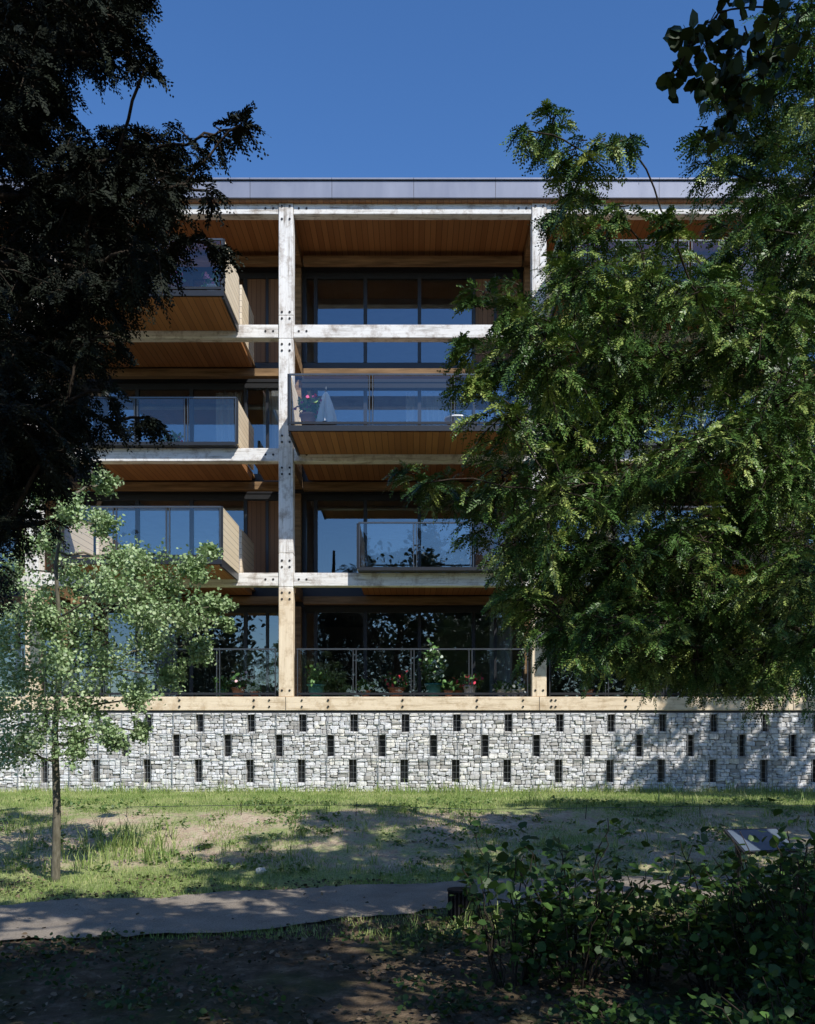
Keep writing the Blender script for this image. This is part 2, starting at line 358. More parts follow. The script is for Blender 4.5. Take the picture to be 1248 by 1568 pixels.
# balconies
def railing(x0,x1,y0,z,posts):
    st.box(x0,x1,y0-.022,y0+.022,z+1.085,z+1.12)
    dk.box(x0,x1,y0-.02,y0+.02,z+.03,z+.08)
    n=posts
    for i in range(n+1):
        x=x0+(x1-x0)*i/n
        for dx in ((-.035,.035) if 0<i<n else ((.02,) if i==0 else (-.02,))):
            st.box(x+dx-.01,x+dx+.01,y0-.018,y0+.03,z-.0,z+1.084)
        if i<n:
            xa=x+.06; xb=x0+(x1-x0)*(i+1)/n-.06
            gr.pane(xa,xb,y0,z+.09,z+1.08)
def balcony(x0,x1,y0,z,side_l=False,side_r=False,posts=3):
    slab_b=z-.24; proj=y0<-.5
    if proj:
        dk.box(x0-.02,x1+.02,y0-.03,y0+.02,slab_b+.09,z-.03)
        deck.box(x0,x1,y0+.021,-.04,z-.08,z-.02); deck.box(x0,x1,.27,YG-.02,z-.08,z-.02)
        sf.box(x0+.032,x1-.032,y0+.022,-.035,z-.16,z-.083)
        dk.box(x0-.02,x0+.03,y0+.021,-.035,slab_b+.05,z-.034); dk.box(x1-.03,x1+.02,y0+.021,-.035,slab_b+.05,z-.034)
        sf.box(x0+.01,x1-.01,.262,YG-.46,slab_b+.0,z-.083)
    else:
        deck.box(x0,x1,.27,YG-.02,z-.08,z-.02)
        sf.box(x0+.01,x1-.01,.262,YG-.46,slab_b,z-.083)
        dk.box(x0,x1,y0-.02,.02,z+.004,z+.03)
    railing(x0,x1,y0,z-.03 if proj else z+.0,posts)
    for f,xx in ((side_l,x0),(side_r,x1)):
        if f:
            pn.box(xx-.03,xx+.03,y0+.03,-.04 if proj else YG-.4,z-.03 if proj else z+.04,z+1.08)
            if proj: pn.box(xx-.03,xx+.03,.31,YG-.4,z-.10,z+1.08)
            dk.box(xx-.04,xx+.04,y0-.0,y0+.028,z-.02 if proj else z+.04,z+1.09)
BXR=-4.10
balcony(-8.0,BXR,-1.75,FL[3],True,True,3)
balcony(-7.6,BXR,-.2,FL[2],False,True,3)
balcony(-7.5,BXR,-1.95,FL[1],True,True,3)
balcony(-2.68,2.62,-1.7,FL[2],True,True,3)
balcony(-1.27,2.66,-.30,FL[1],True,False,3)
balcony(3.12,7.4,-1.7,FL[3],True,True,3)
balcony(3.2,8.4,-.2,FL[2],True,False,3)
balcony(4.3,8.4,-1.95,FL[1],True,True,3)
balcony(-14,-9.4,-1.75,FL[2],True,True,3); balcony(9.4,14,-1.75,FL[2],True,True,3)
sf.box(BXR+.3,COLS[2]-.2,.262,YG-.46,FL[2]-.24,FL[2]-.20)
deck.box(XL-.2,XR+.2,.242,YG+.1,FL[0]-.12,FL[0]-.01)
for i in range(len(COLS)-1):
    railing(COLS[i]+.24,COLS[i+1]-.24,.08,FL[0]+.02,4)
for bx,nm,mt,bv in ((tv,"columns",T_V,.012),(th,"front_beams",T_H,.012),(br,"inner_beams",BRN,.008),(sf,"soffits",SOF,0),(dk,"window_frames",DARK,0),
    (st,"handrails",STEEL,0),(gl,"window_glass",GLW,0),(gr,"balustrade_glass",GLR,0),(bo,"bolts",BOLT,0),(pl,"walls",WHITEW,0),(fm,"floors",FLOORM,0),
    (zn,"roof_fascia",ZINC,.01),(pn,"balcony_side_panels",PANEL,.004),(cu,"curtains",CURT,0),(cl,"timber_cladding",CLAD,0),(deck,"decking",BRN,0)):
    bx.build(nm,mt,B,bv)
# ------------------------------------------------------------------ gabion wall
G=empty("gabion_wall",(0,0,-1.42))
m=M("gabion_stone"); a=m.n("ShaderNodeAttribute",attribute_name="var"); f=m.noise(m.pos(),22,4,.7)
c=m.ramp(a.outputs["Fac"],[(0,(.38,.36,.33)),(.25,(.64,.63,.62)),(.7,(.81,.815,.83)),(1,(.86,.82,.74))]); c=m.mix(m.ramp(f,[(.33,.5),(.54,0)]),c,(.40,.38,.36))
STONE=m.end(m.bsdf(c,.9,.15,bump=f,bs=.5,bd=.018))
SV=[];SVAR=[]
def stone(x0,x1,z0,z1):
    x0+=.0005;x1-=.0005
    if x1-x0<.02 or z1-z0<.015: return
    W_=(x1-x0)/2; H_=(z1-z0)/2; cx=(x0+x1)/2; cz=(z0+z1)/2+random.uniform(-.006,.006)
    rot=random.gauss(0,.06); y=-.03+random.uniform(-.03,.015)
    k=random.choice((5,6,6,7,8)); ph=random.random()*6.28
    out=[]
    for i in range(k*1):
        t=2*math.pi*i/k+random.uniform(-.25,.25)+ph
        c_,s_=math.cos(t),math.sin(t); e_=.36
        ux=math.copysign(abs(c_)**e_,c_)*random.uniform(.94,1.07); uz=math.copysign(abs(s_)**e_,s_)*random.uniform(.94,1.07)
        X_=ux*W_; Z_=uz*H_; out.append((cx+X_*math.cos(rot)-Z_*math.sin(rot),cz+X_*math.sin(rot)+Z_*math.cos(rot),t))
    out.sort(key=lambda q:math.atan2((q[1]-cz)/H_,(q[0]-cx)/W_)); n=len(out)
    inn=random.uniform(.80,.93)
    tx_=random.gauss(0,.04); tz_=random.gauss(0,.08)
    bk=[(q[0],.13,q[1]) for q in out]; md=[(q[0],y+.016,q[1]) for q in out]
    ft=[(cx+(q[0]-cx)*inn,y+(q[0]-cx)*tx_+(q[1]-cz)*tz_+random.uniform(-.004,.004),cz+(q[1]-cz)*inn) for q in out]
    ce=(cx,y-.005,cz); v=random.random()
    for A,C in ((bk,md),(md,ft)):
        for i in range(n):
            k2=(i+1)%n; SV.extend([A[i],A[k2],C[k2],C[i]]); SVAR.append(v)
    for i in range(n):
        k2=(i+1)%n; mid=tuple((ft[i][j]+ft[k2][j])/2 for j in range(3)); SV.extend([ft[i],mid,ft[k2],ce]); SVAR.append(v)
def fill(x0,x1,z0,z1):
    z=z0
    while z<z1-.01:
        h=random.uniform(.055,.13)
        if z1-(z+h)<.05: h=z1-z
        x=x0
        while x<x1-.01:
            wd=random.uniform(.07,.26)
            if x1-(x+wd)<.06: wd=x1-x
            if h>.09 and random.random()<.4:
                hs=h*random.uniform(.38,.62); 
                if random.random()<.4 and wd>.18:
                    w2=wd*random.uniform(.35,.65); stone(x,x+wd,z,z+hs); stone(x,x+w2,z+hs,z+h); stone(x+w2,x+wd,z+hs,z+h)
                else: stone(x,x+wd,z,z+hs); stone(x,x+wd,z+hs,z+h)
            else: stone(x,x+wd,z,z+h)
            x+=wd
        z+=h
wire=Boxes()
pitch=78.6/65.45; sw=.09
WX0,WX1=-15.2,15.2
slots=[]
for (zb,zt,ox) in ((-.05,.43,621),(-.63,-.05,585),(-1.47,-.63,619)):
    c0=(ox-HX)/65.45; ks=[c0+k*pitch for k in range(-14,15)]
    ks=[k for k in ks if WX0+.3<k<WX1-.3]
    edges=[WX0]+[e for k in ks for e in (k-sw,k+sw)]+[WX1]
    for i in range(0,len(edges),2): fill(edges[i],edges[i+1],zb,zt)
    szb=zb+.05 if zb>-1 else -1.19; szt=zt-.03
    for k in ks:
        fill(k-sw,k+sw,zb,szb); slots.append((k,szb,szt))
        if szt<zt: stone(k-sw,k+sw,szt,zt)
        wire.box(k+pitch/2-.007,k+pitch/2+.007,-.088,-.078,zb,zt)
        for e in (-sw-.002,sw+.002): wire.box(k+e-.004,k+e+.004,-.085,-.078,zb,zt)
    wire.box(WX0,WX1,-.088,-.078,zt-.006,zt+.003)
quads("stones",SV,STONE,G,SVAR)
bk=Boxes()
bk.box(WX0,WX1,.14,.9,-1.7,.43); bk.build("dark_slot_backing",DARK,G)  # near-black block stands in for the shade deep inside the slots
infill=Boxes()
for (zb,zt) in ((-.05,.43),(-.63,-.05),(-1.47,-.63)):
    ss=sorted(k for k,b_,t_ in slots if zb<=b_<zt); x=WX0
    for k in ss: infill.box(x,k-sw,.02,.131,zb,zt-.002); x=k+sw
    infill.box(x,WX1,.02,.131,zb,zt-.002)
infill.build("rubble_core",plain("rubble_core",(.32,.31,.295),.95,.1,var=.5,sc=30),G)
for k in np.arange(WX0,WX1,.15): wire.box(k-.0018,k+.0018,-.084,-.081,-1.45,.43)
for z in np.arange(-1.4,.43,.15): wire.box(WX0,WX1,-.0845,-.0815,z-.0018,z+.0018)
wire.build("wire_mesh",GALV,G)
# ------------------------------------------------------------------ potted plants etc
POTC={}
def pot(px,py,dd,h,r,col,ph,pr,n,flower=None,name="potted_plant",tall=False):
    c=P(px,py,dd); e=empty(name,tuple(c))
    key=tuple(col)
    if key not in POTC: POTC[key]=plain("glazed_pot",col,.5,.4,var=.15)
    x,y,z=c
    prof=[(r*.62,0),(r*.8,h*.4),(r*.92,h*.85),(r*1.05,h*.86),(r*1.05,h),(r*.88,h),(r*.85,h*.88),(0.01,h*.87)]
    k=14; v=[];f=[]
    for (rr,hh) in prof:
        for i in range(k): v.append((x+rr*math.cos(2*math.pi*i/k),y+rr*math.sin(2*math.pi*i/k),z+hh))
    for a in range(len(prof)-1):
        for i in range(k): f.append((a*k+i,a*k+(i+1)%k,(a+1)*k+(i+1)%k,(a+1)*k+i))
    f.append(tuple(range(k))[::-1])
    me=bpy.data.meshes.new("pot"); me.from_pydata(v,[],f)
    for q in me.polygons:q.use_smooth=True
    link("pot",me,e,POTC[key])
    st_=Wood(); pts=[]
    ns=max(5,n//20)
    for i in range(ns):
        a=rng.random()*6.28; rr=pr*math.sqrt(rng.random()); t=np.array([x+rr*math.cos(a),y+rr*math.sin(a),z+h+ph*(.45+.55*rng.random())*(1-.3*rr/pr)])
        pp=st_.limb((x,y,z+h*.85),t,.006,.003,.05,5,.1,4)
        for q in pp[1:]:
            for _ in range(max(2,n//ns//5)): pts.append(q+rng.normal(size=3)*np.array([.05,.05,.04])*(1.2 if not tall else 1.0))
    st_.build("stems",BARKL,e); C=np.array(pts)
    quads("leaves",leaves(C,rng.uniform(.07,.13,len(C)),.2,.3),POTL,e,rng.random(len(C)),6)
    if flower:
        kf="f%s"%(flower,)
        if kf not in POTC: POTC[kf]=plain("petals",flower,.6,.2,var=.1)
        m_=max(12,n//6); C=np.array(pts)[rng.choice(len(pts),m_)]+rng.normal(size=(m_,3))*.05+[0,-.06,.04]
        quads("flowers",leaves(C,.08,.2,.5),POTC[kf],e,None,6)
g=FL[0]-.01; dT=22.34
def gy(d): return HY-g*FP/d
TER=(.62,.27,.16);TEAL=(.08,.32,.30);WH=(.88,.88,.86);DGR=(.06,.2,.11)
pot(484,gy(dT),dT,.32,.21,TEAL,.44,.24,280)
pot(560,gy(dT),dT,.18,.13,TER,.28,.16,140)
pot(607,gy(dT),dT,.25,.20,TER,.32,.28,240,(.85,.12,.15))
pot(664,gy(dT),dT,.34,.21,TEAL,1.0,.30,560,(.60,.68,.50),tall=True)
pot(687,gy(dT-.1),dT-.1,.18,.12,TER,.27,.18,120)
pot(719,gy(dT),dT,.30,.16,WH,.26,.30,240,(.9,.10,.16))
pot(700,gy(dT+.2),dT+.2,.18,.13,TER,.27,.2,120,(.9,.25,.1))
for x in (766,777,788,799): pot(x,gy(dT),dT,.20,.085,WH,.16,.10,70,(.9,.9,.85))
pot(338,gy(dT),dT,.20,.14,DGR,.32,.22,160); pot(365,gy(dT),dT,.25,.17,TER,.32,.24,190,(.85,.5,.5)); pot(390,gy(dT),dT,.16,.12,TER,.26,.17,110)
pot(900,gy(dT),dT,.2,.14,TER,.5,.22,150); pot(985,gy(dT),dT,.2,.14,DGR,.3,.22,150,(.7,.1,.15))
z2=FL[2]-.02; d2=20.55
pot(472,HY-z2*FP/d2,d2,.31,.19,TER,.44,.22,240,(.6,.1,.25)); pot(700,HY-z2*FP/d2,d2,.22,.27,WH,.10,.22,80)
z3=FL[3]-.02; pot(265,HY-z3*FP/20.5,20.5,.2,.15,TER,.3,.25,160,(.85,.15,.35)); pot(325,HY-z3*FP/20.5,20.5,.2,.13,WH,.25,.2,120,(.9,.3,.4))
z1=FL[2]-.02; pot(262,HY-z1*FP/22.4,22.4,.2,.15,TER,.3,.25,160,(.85,.15,.35))
pc=P(499,HY-z2*FP/d2,d2); e=empty("closed_parasol",tuple(pc)); bx=Boxes(); bx.cyl(tuple(pc),.20,.07,'z',16); bx.build("base",CONC,e)
bx=Boxes(); bx.cyl((pc[0],pc[1],pc[2]+.07),.02,.85,'z',8); bx.build("pole",STEEL,e)
v=[];f=[];k=24
for (hh,rr) in ((.10,.22),(.3,.18),(.55,.12),(.74,.06),(.82,.012)):
    for i in range(k):
        r=rr*(1+.22*math.cos(i*math.pi*2/3)); a=2*math.pi*i/k; v.append((pc[0]+r*math.cos(a),pc[1]+r*math.sin(a),pc[2]+hh))
for a in range(4):
    for i in range(k): f.append((a*k+i,a*k+(i+1)%k,(a+1)*k+(i+1)%k,(a+1)*k+i))
me=bpy.data.meshes.new("canopy"); me.from_pydata(v,[],f); link("canopy",me,e,CURT)
# ------------------------------------------------------------------ TREES
def skeleton(wd,tr,clumps,rb,rt,sag=.06):
    nodes=[]
    for i in range(len(tr)-1):
        for k in range(5): nodes.append(tr[i]+(tr[i+1]-tr[i])*k/5)
    nodes=nodes[2:]+[tr[-1]]
    base=[0.0]*len(nodes); order=sorted(range(len(clumps)),key=lambda i:min(np.linalg.norm(np.array(clumps[i][0])-n) for n in nodes))
    out=[None]*len(clumps)
    for i in order:
        c=np.array(clumps[i][0]); best=min(range(len(nodes)),key=lambda j:np.linalg.norm(nodes[j]-c)+.35*base[j]+(.5*max(0,nodes[j][2]-c[2])))
        a=nodes[best]; L=np.linalg.norm(c-a); dist=base[best]+L
        r0=rt+(rb-rt)*math.exp(-base[best]*.9); r1=rt+(rb-rt)*math.exp(-dist*.9)
        wd.limb(a,c,r0,r1,sag,5,.08,5); nodes.append(c); base.append(dist); out[i]=nrm(c-a)
    return out
def conifer(name,trunk,clumps,mat,nb,ns,nl,L,ll,lw,droop=.5,limb_r=.035,lmin=.5,lmax=1.2,hang=.35,tr0=.28,ang=.75,cmax=1.6,fl=.14):
    e=empty(name,tuple(trunk[0])); wd=Wood(); wd.tube(trunk,tr0,.06,10)
    tr=np.array(trunk,float); O=[];U=[];LL=[];VB=[]
    outs=skeleton(wd,tr,clumps,limb_r,.006)
    cen=np.array([tr[0,0],tr[0,1]])
    for (c,r),o1 in zip(clumps,outs):
        c=np.array(c); rad=np.array([c[0]-cen[0],c[1]-cen[1],0]); out=nrm(nrm(rad)+o1*.5)
        nbb=max(4,int(nb*min(cmax,(r/.4)**1.1)))
        for _ in range(nbb):
            dr=nrm(out*.6+rng.normal(size=3)*np.array([.8,.8,.65])+np.array([0,0,.02]))
            o0=c+rng.normal(size=3)*r*.30; ln=r*rng.uniform(lmin,lmax)
            ts=np.linspace(.15,1,ns); vb=rng.random()
            pts=o0+dr*(ts*ln)[:,None]+np.array([0,0,-hang])*(ts**2*ln)[:,None]
            wd.tube([o0,pts[ns//2],pts[-1]],.006,.002,4)
            side=nrm(np.cross(dr,[0,0,1]))
            for i in range(ns):
                sg=1 if i%2 else -1
                u=nrm(dr*.9+side*sg*.75+np.array([0,0,-.2-.35*ts[i]])+rng.normal(size=3)*fl)
                O.append(pts[i]);U.append(u);LL.append(L*(1.15-.5*ts[i])*rng.uniform(.7,1.3));VB.append(vb*.75+rng.random()*.25)
    q,v=sprays(np.array(O),np.array(U),LL,nl,lw,ll,droop,ang,.15,np.array(VB))
    quads("foliage",q,mat,e,v); wd.build("trunk_and_limbs",BARK,e)
    return len(v)
YC=[(842,178,18),(850,205,24),(838,225,14),(900,235,30),(935,222,20),(962,215,12),(880,290,40),(905,350,44),(955,325,30),(1030,350,34),(900,420,60),(740,462,28),(790,470,36),(830,510,50),(808,200,8),(860,330,30),
(722,540,28),(770,560,50),(850,570,60),(930,500,64),(1000,440,60),(1060,440,46),(730,600,34),(780,640,55),(860,660,65),(950,620,70),(1040,560,72),(1130,520,74),(1200,480,66),
(770,720,52),(850,760,70),(940,740,80),(1040,700,80),(1140,660,80),(1220,600,74),(740,800,34),(790,830,52),(860,860,70),(950,860,80),(1050,830,82),(1150,800,84),(1230,740,76),
(800,910,38),(860,950,46),(930,960,56),(1020,955,64),(1120,930,74),(1220,880,84),(900,1000,24),(980,1010,34),(1070,1010,44),(1160,1000,50),(1235,980,60),(650,740,18),(690,745,28),(620,722,10)]
cl_=[]; DY=7.9
for (x,y,r) in YC:
    d=DY+random.uniform(-.55,.6)+(.0 if x<1000 else .3); cl_.append((P(x,y,d),r*.95*d/FP))
for (x,y,r) in [c for c in YC if c[0]>780 and c[1]>400]:
    d=DY+.9+random.uniform(-.4,.5); cl_.append((P(x+18,y+5,d),r*.94*d/FP))
    if x>840: cl_.append((P(x+15+random.uniform(-20,20),y+10+random.uniform(-20,20),d+.7),r*1.05*d/FP))
tx=P(1400,1120,8.9)
tr=[(tx[0]+.1,tx[1],-2.05),(tx[0],tx[1],-.5),(tx[0],tx[1]+.1,1.5),(tx[0]-.05,tx[1],3.2),(tx[0]-.1,tx[1],4.6),(tx[0]-.1,tx[1],5.4)]
n1=conifer("yew_tree",tr,cl_,YEW,29,9,18,.18,.042,.0076,.38,.05,.5,1.25,.38,ang=.8,fl=.2)
UR=[(1090,250,26),(1080,210,16),(1150,200,50),(1130,140,28),(1200,100,50),(1225,180,60),(1160,290,56),(1235,280,66),(1135,350,36),(1200,380,60),(1190,40,32),(1250,60,60),(1260,380,70),(1180,240,50),(1210,330,56),(1240,120,50),(1130,400,40),(1300,200,90),(1300,480,90),(1300,620,90),(1290,760,80),(1300,900,90),(1350,350,90),(1420,500,100),(1420,700,100),(1400,250,100),(1500,400,120),(1500,650,120)]
cl_=[(P(x,y,9.8+random.uniform(-.7,.8)),r*9.8/FP) for x,y,r in UR]
tx=P(1420,1120,10.0); tr=[(tx[0],tx[1],-2.05),(tx[0]+.05,tx[1],2),(tx[0]-.1,tx[1],5),(tx[0]-.3,tx[1],8.3)]
n2_=conifer("yew_tree",tr,cl_,YEW,31,9,16,.21,.050,.009,.38,.05,.5,1.25,.38,ang=.8,fl=.2)
LC=[(20,80,70),(95,45,58),(165,25,46),(203,82,18),(222,105,9),(150,85,30),(60,140,44),(20,200,54),(20,10,60),(110,0,60),(190,-20,44),(60,-60,80),(170,-90,70),(120,265,52),(50,300,76),(105,232,28),(180,238,40),(235,232,36),(285,222,26),(325,208,16),(355,198,11),(370,190,6),(140,330,72),(230,300,44),(285,282,28),(318,292,14),
(30,400,86),(126,415,70),(205,385,48),(268,372,28),(310,372,16),(338,378,7),(165,450,34),(225,425,18),(75,520,56),(10,540,70),(125,530,40),(170,515,18),(20,640,70),(100,620,50),(155,600,22),(170,650,20),(212,640,11),(236,642,6),(0,720,50),(66,700,42),(115,690,20),(20,790,34),(68,800,16),(-10,880,34),(-80,200,100),(-80,420,110),(-80,640,110),(-60,820,80)]
cl_=[]
for (x,y,r) in LC:
    d=7.0+random.uniform(-.4,.5); cl_.append((P(x,y,d),r*d/FP))
    if r>=36:
        for dd in (.5,.9,1.4): cl_.append((P(x-8+random.uniform(-10,10),y+random.uniform(-10,10),d+dd),r*d/FP))
tx=P(-90,1120,7.3); tr=[(tx[0]-.1,tx[1],-2.05),(tx[0],tx[1],1),(tx[0]+.05,tx[1],4),(tx[0]+.15,tx[1],8)]
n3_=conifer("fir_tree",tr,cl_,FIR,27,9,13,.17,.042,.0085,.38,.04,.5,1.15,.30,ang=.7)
def broadleaf(name,trunk,clumps,mat,bark,nper,size,r0,r1,limb_r,up=.5,sig=.45,twigs=5,base_frac=.45):
    e=empty(name,tuple(trunk[0])); wd=Wood(); wd.tube(trunk,r0,r1,9); tr=np.array(trunk,float); C=[];VB=[]
    outs=skeleton(wd,tr,clumps,limb_r,limb_r*.22,.03)
    for (c,r),o1 in zip(clumps,outs):
        c=np.array(c)
        for _ in range(twigs):
            dr=nrm(o1*.5+rng.normal(size=3)); o0=c+rng.normal(size=3)*r*.2; ln=r*rng.uniform(.7,1.35); en=o0+dr*ln; vb=rng.random()
            wd.tube([o0,(o0+en)/2+rng.normal(size=3)*.05*r,en],limb_r*.22,limb_r*.08,4)
            k=max(2,nper//twigs); t=rng.random(k)**.8
            pts=o0+dr*(t*ln)[:,None]+rng.normal(size=(k,3))*r*.13*sig/.45
            C.append(pts); VB.append(np.full(k,vb))
    C=np.concatenate(C); VB=np.concatenate(VB)
    quads("foliage",leaves(C,rng.uniform(.65,1.25,len(C))*size,up),mat,e,np.clip(VB*.45+rng.random(len(C))*.55,0,1),6)
    wd.build("trunk_and_limbs",bark,e)
d=12.4
SL=[(155,740,20),(100,790,30),(60,830,34),(150,800,22),(180,860,40),(100,880,50),(50,930,50),(130,950,50),(200,920,44),(250,890,34),(300,870,26),(320,845,14),(330,930,24),(280,940,36),(345,958,12),(300,990,24),(230,990,40),(160,1020,46),(90,1010,50),(40,1030,50),(260,1040,24),(200,1070,28),(120,1090,46),(60,1110,50),(30,1150,40),(170,1130,24),(10,980,44),(0,1080,50),(110,1140,30),(20,880,36),(60,760,24),(210,1120,16),(-50,1000,50),(-40,1110,50),(210,870,30),(160,900,36),(220,950,34),(80,960,40)]
cl_=[(P(x,y,d+random.uniform(-.8,.8)),r*d/FP) for x,y,r in SL]
t0=P(85,1351,d); tr=[(t0[0],t0[1],-2.03),(t0[0]+.02,t0[1],-1.0),(t0[0]-.01,t0[1],0),(t0[0]+.08,t0[1],1.0),(t0[0]+.0,t0[1],2.2),(t0[0]+.15,t0[1],3.1)]
broadleaf("whitebeam_tree",tr,cl_,WBM,BARKL,900,.046,.062,.015,.020,.5,.70,14)
BC=[(P(1060,60,4.6),.10),(P(1100,20,4.6),.14),(P(1040,105,4.6),.07),(P(1100,90,4.7),.12),(P(1140,40,4.5),.14),(P(1075,130,4.6),.06),(P(1130,130,4.8),.12),(P(1105,200,4.8),.09),(P(1170,110,4.7),.12),(P(1125,160,4.8),.08),(P(1200,10,4.6),.16),(P(1240,-60,4.6),.18),(P(1300,-60,4.6),.18)]
def crown(cx,cy,cz,rx,ry,rz,n,r):
    out=[]
    while len(out)<n:
        q=rng.uniform(-1,1,3)
        if .15<np.dot(q,q)<1: out.append((np.array([cx+q[0]*rx,cy+q[1]*ry,cz+q[2]*rz]),r*rng.uniform(.7,1.3)))
    return out
def infr(c,r):
    d=c[1]+22
    return d>-r and abs(c[0])<(.46*d+r*1.5) and c[2]<(.80*d+r*1.7) and c[2]>-.35*d
big1=[q for q in crown(5.2,-20.6,5.3,4.4,2.9,2.2,60,.66) if not infr(*q)]
broadleaf("beech_tree",[(5.8,-20.8,-2.05),(5.7,-20.8,2),(5.4,-20.7,4),(5,-20.6,6)],big1,BEE,BARK,180,.16,.28,.1,.07,.5,.5,6)
big2=[q for q in crown(-.3,-20.8,6.2,4.4,2.8,2.6,70,.66) if not infr(*q)]
broadleaf("beech_tree",[(-1.2,-24.0,-2.05),(-1.1,-23.6,2),(-.8,-22.5,4.5),(-.5,-21.5,7)],big2,BEE,BARK,180,.16,.30,.1,.07,.5,.5,6)
big3=[q for q in crown(11,-18.5,4.2,3.4,3.6,2.6,50,.8) if not infr(*q)]
broadleaf("beech_tree",[(11,-19,-2.05),(11,-19,2),(10.8,-19,4),(10.6,-19,6)],big3,BEE,BARK,170,.15,.28,.1,.07,.5,.6,6)
big4=[q for q in crown(9.8,-12.3,4.8,3.8,3.0,3.3,105,.8) if not infr(*q)]
broadleaf("beech_tree",[(10.6,-12,-2.05),(10.6,-12,1),(10.4,-12,4),(10.3,-12,6.4)],big4,BEE,BARK,220,.17,.28,.1,.07,.5,.6,6)
big5=[q for q in crown(13.0,-6.2,6.0,3.0,2.4,2.6,50,.8) if not infr(*q)]
broadleaf("beech_tree",[(13,-6.2,-1.8),(13,-6.2,1),(13,-6.2,4),(13,-6.2,7.4)],big5,BEE,BARK,200,.16,.28,.1,.07,.5,.6,6)
broadleaf("beech_tree",[(3.8,-17.2,-2.05),(3.9,-17.3,1),(3.7,-17.4,3),(3.4,-17.4,4.6)],BC,BEE,BARK,26,.075,.09,.03,.014,.3,.6,4)
C=[]
for k in range(52):
    c=np.array([rng.uniform(-75,75),rng.uniform(-85,-52),0])
    h=rng.uniform(9,21); n=900
    sub=nrm(rng.normal(size=(14,3)))*rng.uniform(.4,.95,(14,1))
    q=sub[rng.integers(0,14,n)]+rng.normal(size=(n,3))*.2
    C.append(c+q*np.array([4.5,4.5,h*.45])+np.array([0,0,h*.55]))
C=np.concatenate(C); quads("distant_trees",leaves(C,rng.uniform(.3,.7,len(C)),.5),FARW,None,rng.random(len(C)),6)
# ------------------------------------------------------------------ shrubs bottom right
def shrub(name,px,py,d,R,n,size,hgt,mat=BUSH,sp=1.0):
    c=P(px,py,d); c[2]=float(gz(c[0],c[1])); e=empty(name,tuple(c)); wd=Wood(); C=[];VB=[]
    for i in range(n):
        a=rng.random()*6.28; rr=R*math.sqrt(rng.random()); t=c+np.array([math.cos(a)*rr,math.sin(a)*rr*sp,hgt*rng.uniform(.35,1)*(1-.35*rr/R)])
        pts=wd.limb(c+np.array([math.cos(a)*rr*.3,math.sin(a)*rr*.3,0]),t,.008,.003,.12,7,.12,4); vb=rng.random()
        for q in pts[2:]:
            k=rng.integers(2,6); C.append(q+rng.normal(size=(k,3))*size*1.1); VB.append(np.full(k,vb))
    C=np.concatenate(C);VB=np.concatenate(VB)
    quads("foliage",leaves(C,rng.uniform(.5,1.2,len(C))*size,.9,.42),mat,e,np.clip(VB*.6+.4*rng.random(len(C)),0,1),6); wd.build("stems",BARK,e)
shrub("shrub",785,1500,7.4,.5,22,.092,1.6)
shrub("shrub",880,1500,7.4,.65,34,.092,1.55)
shrub("shrub",990,1500,7.6,.55,20,.088,1.2)
shrub("shrub",1100,1500,7.2,.6,34,.088,1.4)
shrub("shrub",1200,1500,6.6,.6,50,.085,1.6)
shrub("shrub",1290,1500,6.0,.6,60,.085,1.75)
shrub("shrub",1150,1400,9.6,.9,40,.075,.6)
shrub("shrub",1230,1560,5.2,.6,50,.06,.8)
shrub("shrub",1060,1560,5.8,.6,34,.06,.4)
shrub("shrub",960,1560,6.2,.6,34,.05,.25)
# ------------------------------------------------------------------ grass
def pathmask(x,y):
    a=np.interp(x,px_,vn); b=np.interp(x,px_,vf); return (y>a+.02)&(y<b-.04)
def vnoise(x,y,s):
    return .5+.25*(np.sin(x*s+1.3*np.sin(y*s*.7+1))+np.sin(y*s*1.3+1.7*np.sin(x*s*.6+2)))
N=190000
x=rng.uniform(-10,10,N); y=rng.uniform(-13,-.12,N); keep=~pathmask(x,y)
dens=vnoise(x,y,1.7)*.5+.5*vnoise(x+5,y,4.5); lim=np.where(y>-4.6,.20,np.where(y<-8.5,.28,.56)); keep&=(dens>lim+rng.normal(size=N)*.12)
x=x[keep];y=y[keep]; n=len(x); z=gz(x,y)-.01; h=rng.uniform(.03,.085,n)*np.where(y>-.8,1.8,1); a=rng.random(n)*6.28; wv=.005
D=np.stack([np.cos(a),np.sin(a),0*a],-1); b0=np.stack([x,y,z],-1); lean=rng.normal(size=(n,3))*.35; lean[:,2]=0
q=np.stack([b0-D*wv,b0+D*wv,b0+(lean+[0,0,1])*h[:,None]+D*wv*.3,b0+(lean+[0,0,1])*h[:,None]-D*wv*.3],1)
quads("grass",q,GRS,None,np.clip(rng.random(n)*.7+.3*(dens[keep]<.5),0,1))
def weeds(px0,px1,d0,d1,n,hmin,hmax):
    V=[]
    for _ in range(n):
        d=rng.uniform(d0,d1); c=P(rng.uniform(px0,px1),0,d); c[2]=float(gz(c[0],c[1]))
        for j in range(rng.integers(4,9)):
            h=rng.uniform(hmin,hmax); a=rng.random()*6.28; dr=np.array([math.cos(a),math.sin(a),0]); w_=np.array([-dr[1],dr[0],0])*.006
            p0=c+rng.normal(size=3)*[.03,.03,0]; p1=p0+dr*h*.12+np.array([0,0,h*.55]); p2=p0+dr*h*.45+np.array([0,0,h])
            V+=[p0-w_,p0+w_,p1+w_,p1-w_,p1-w_,p1+w_,p2+w_*.2,p2-w_*.2]
    return V
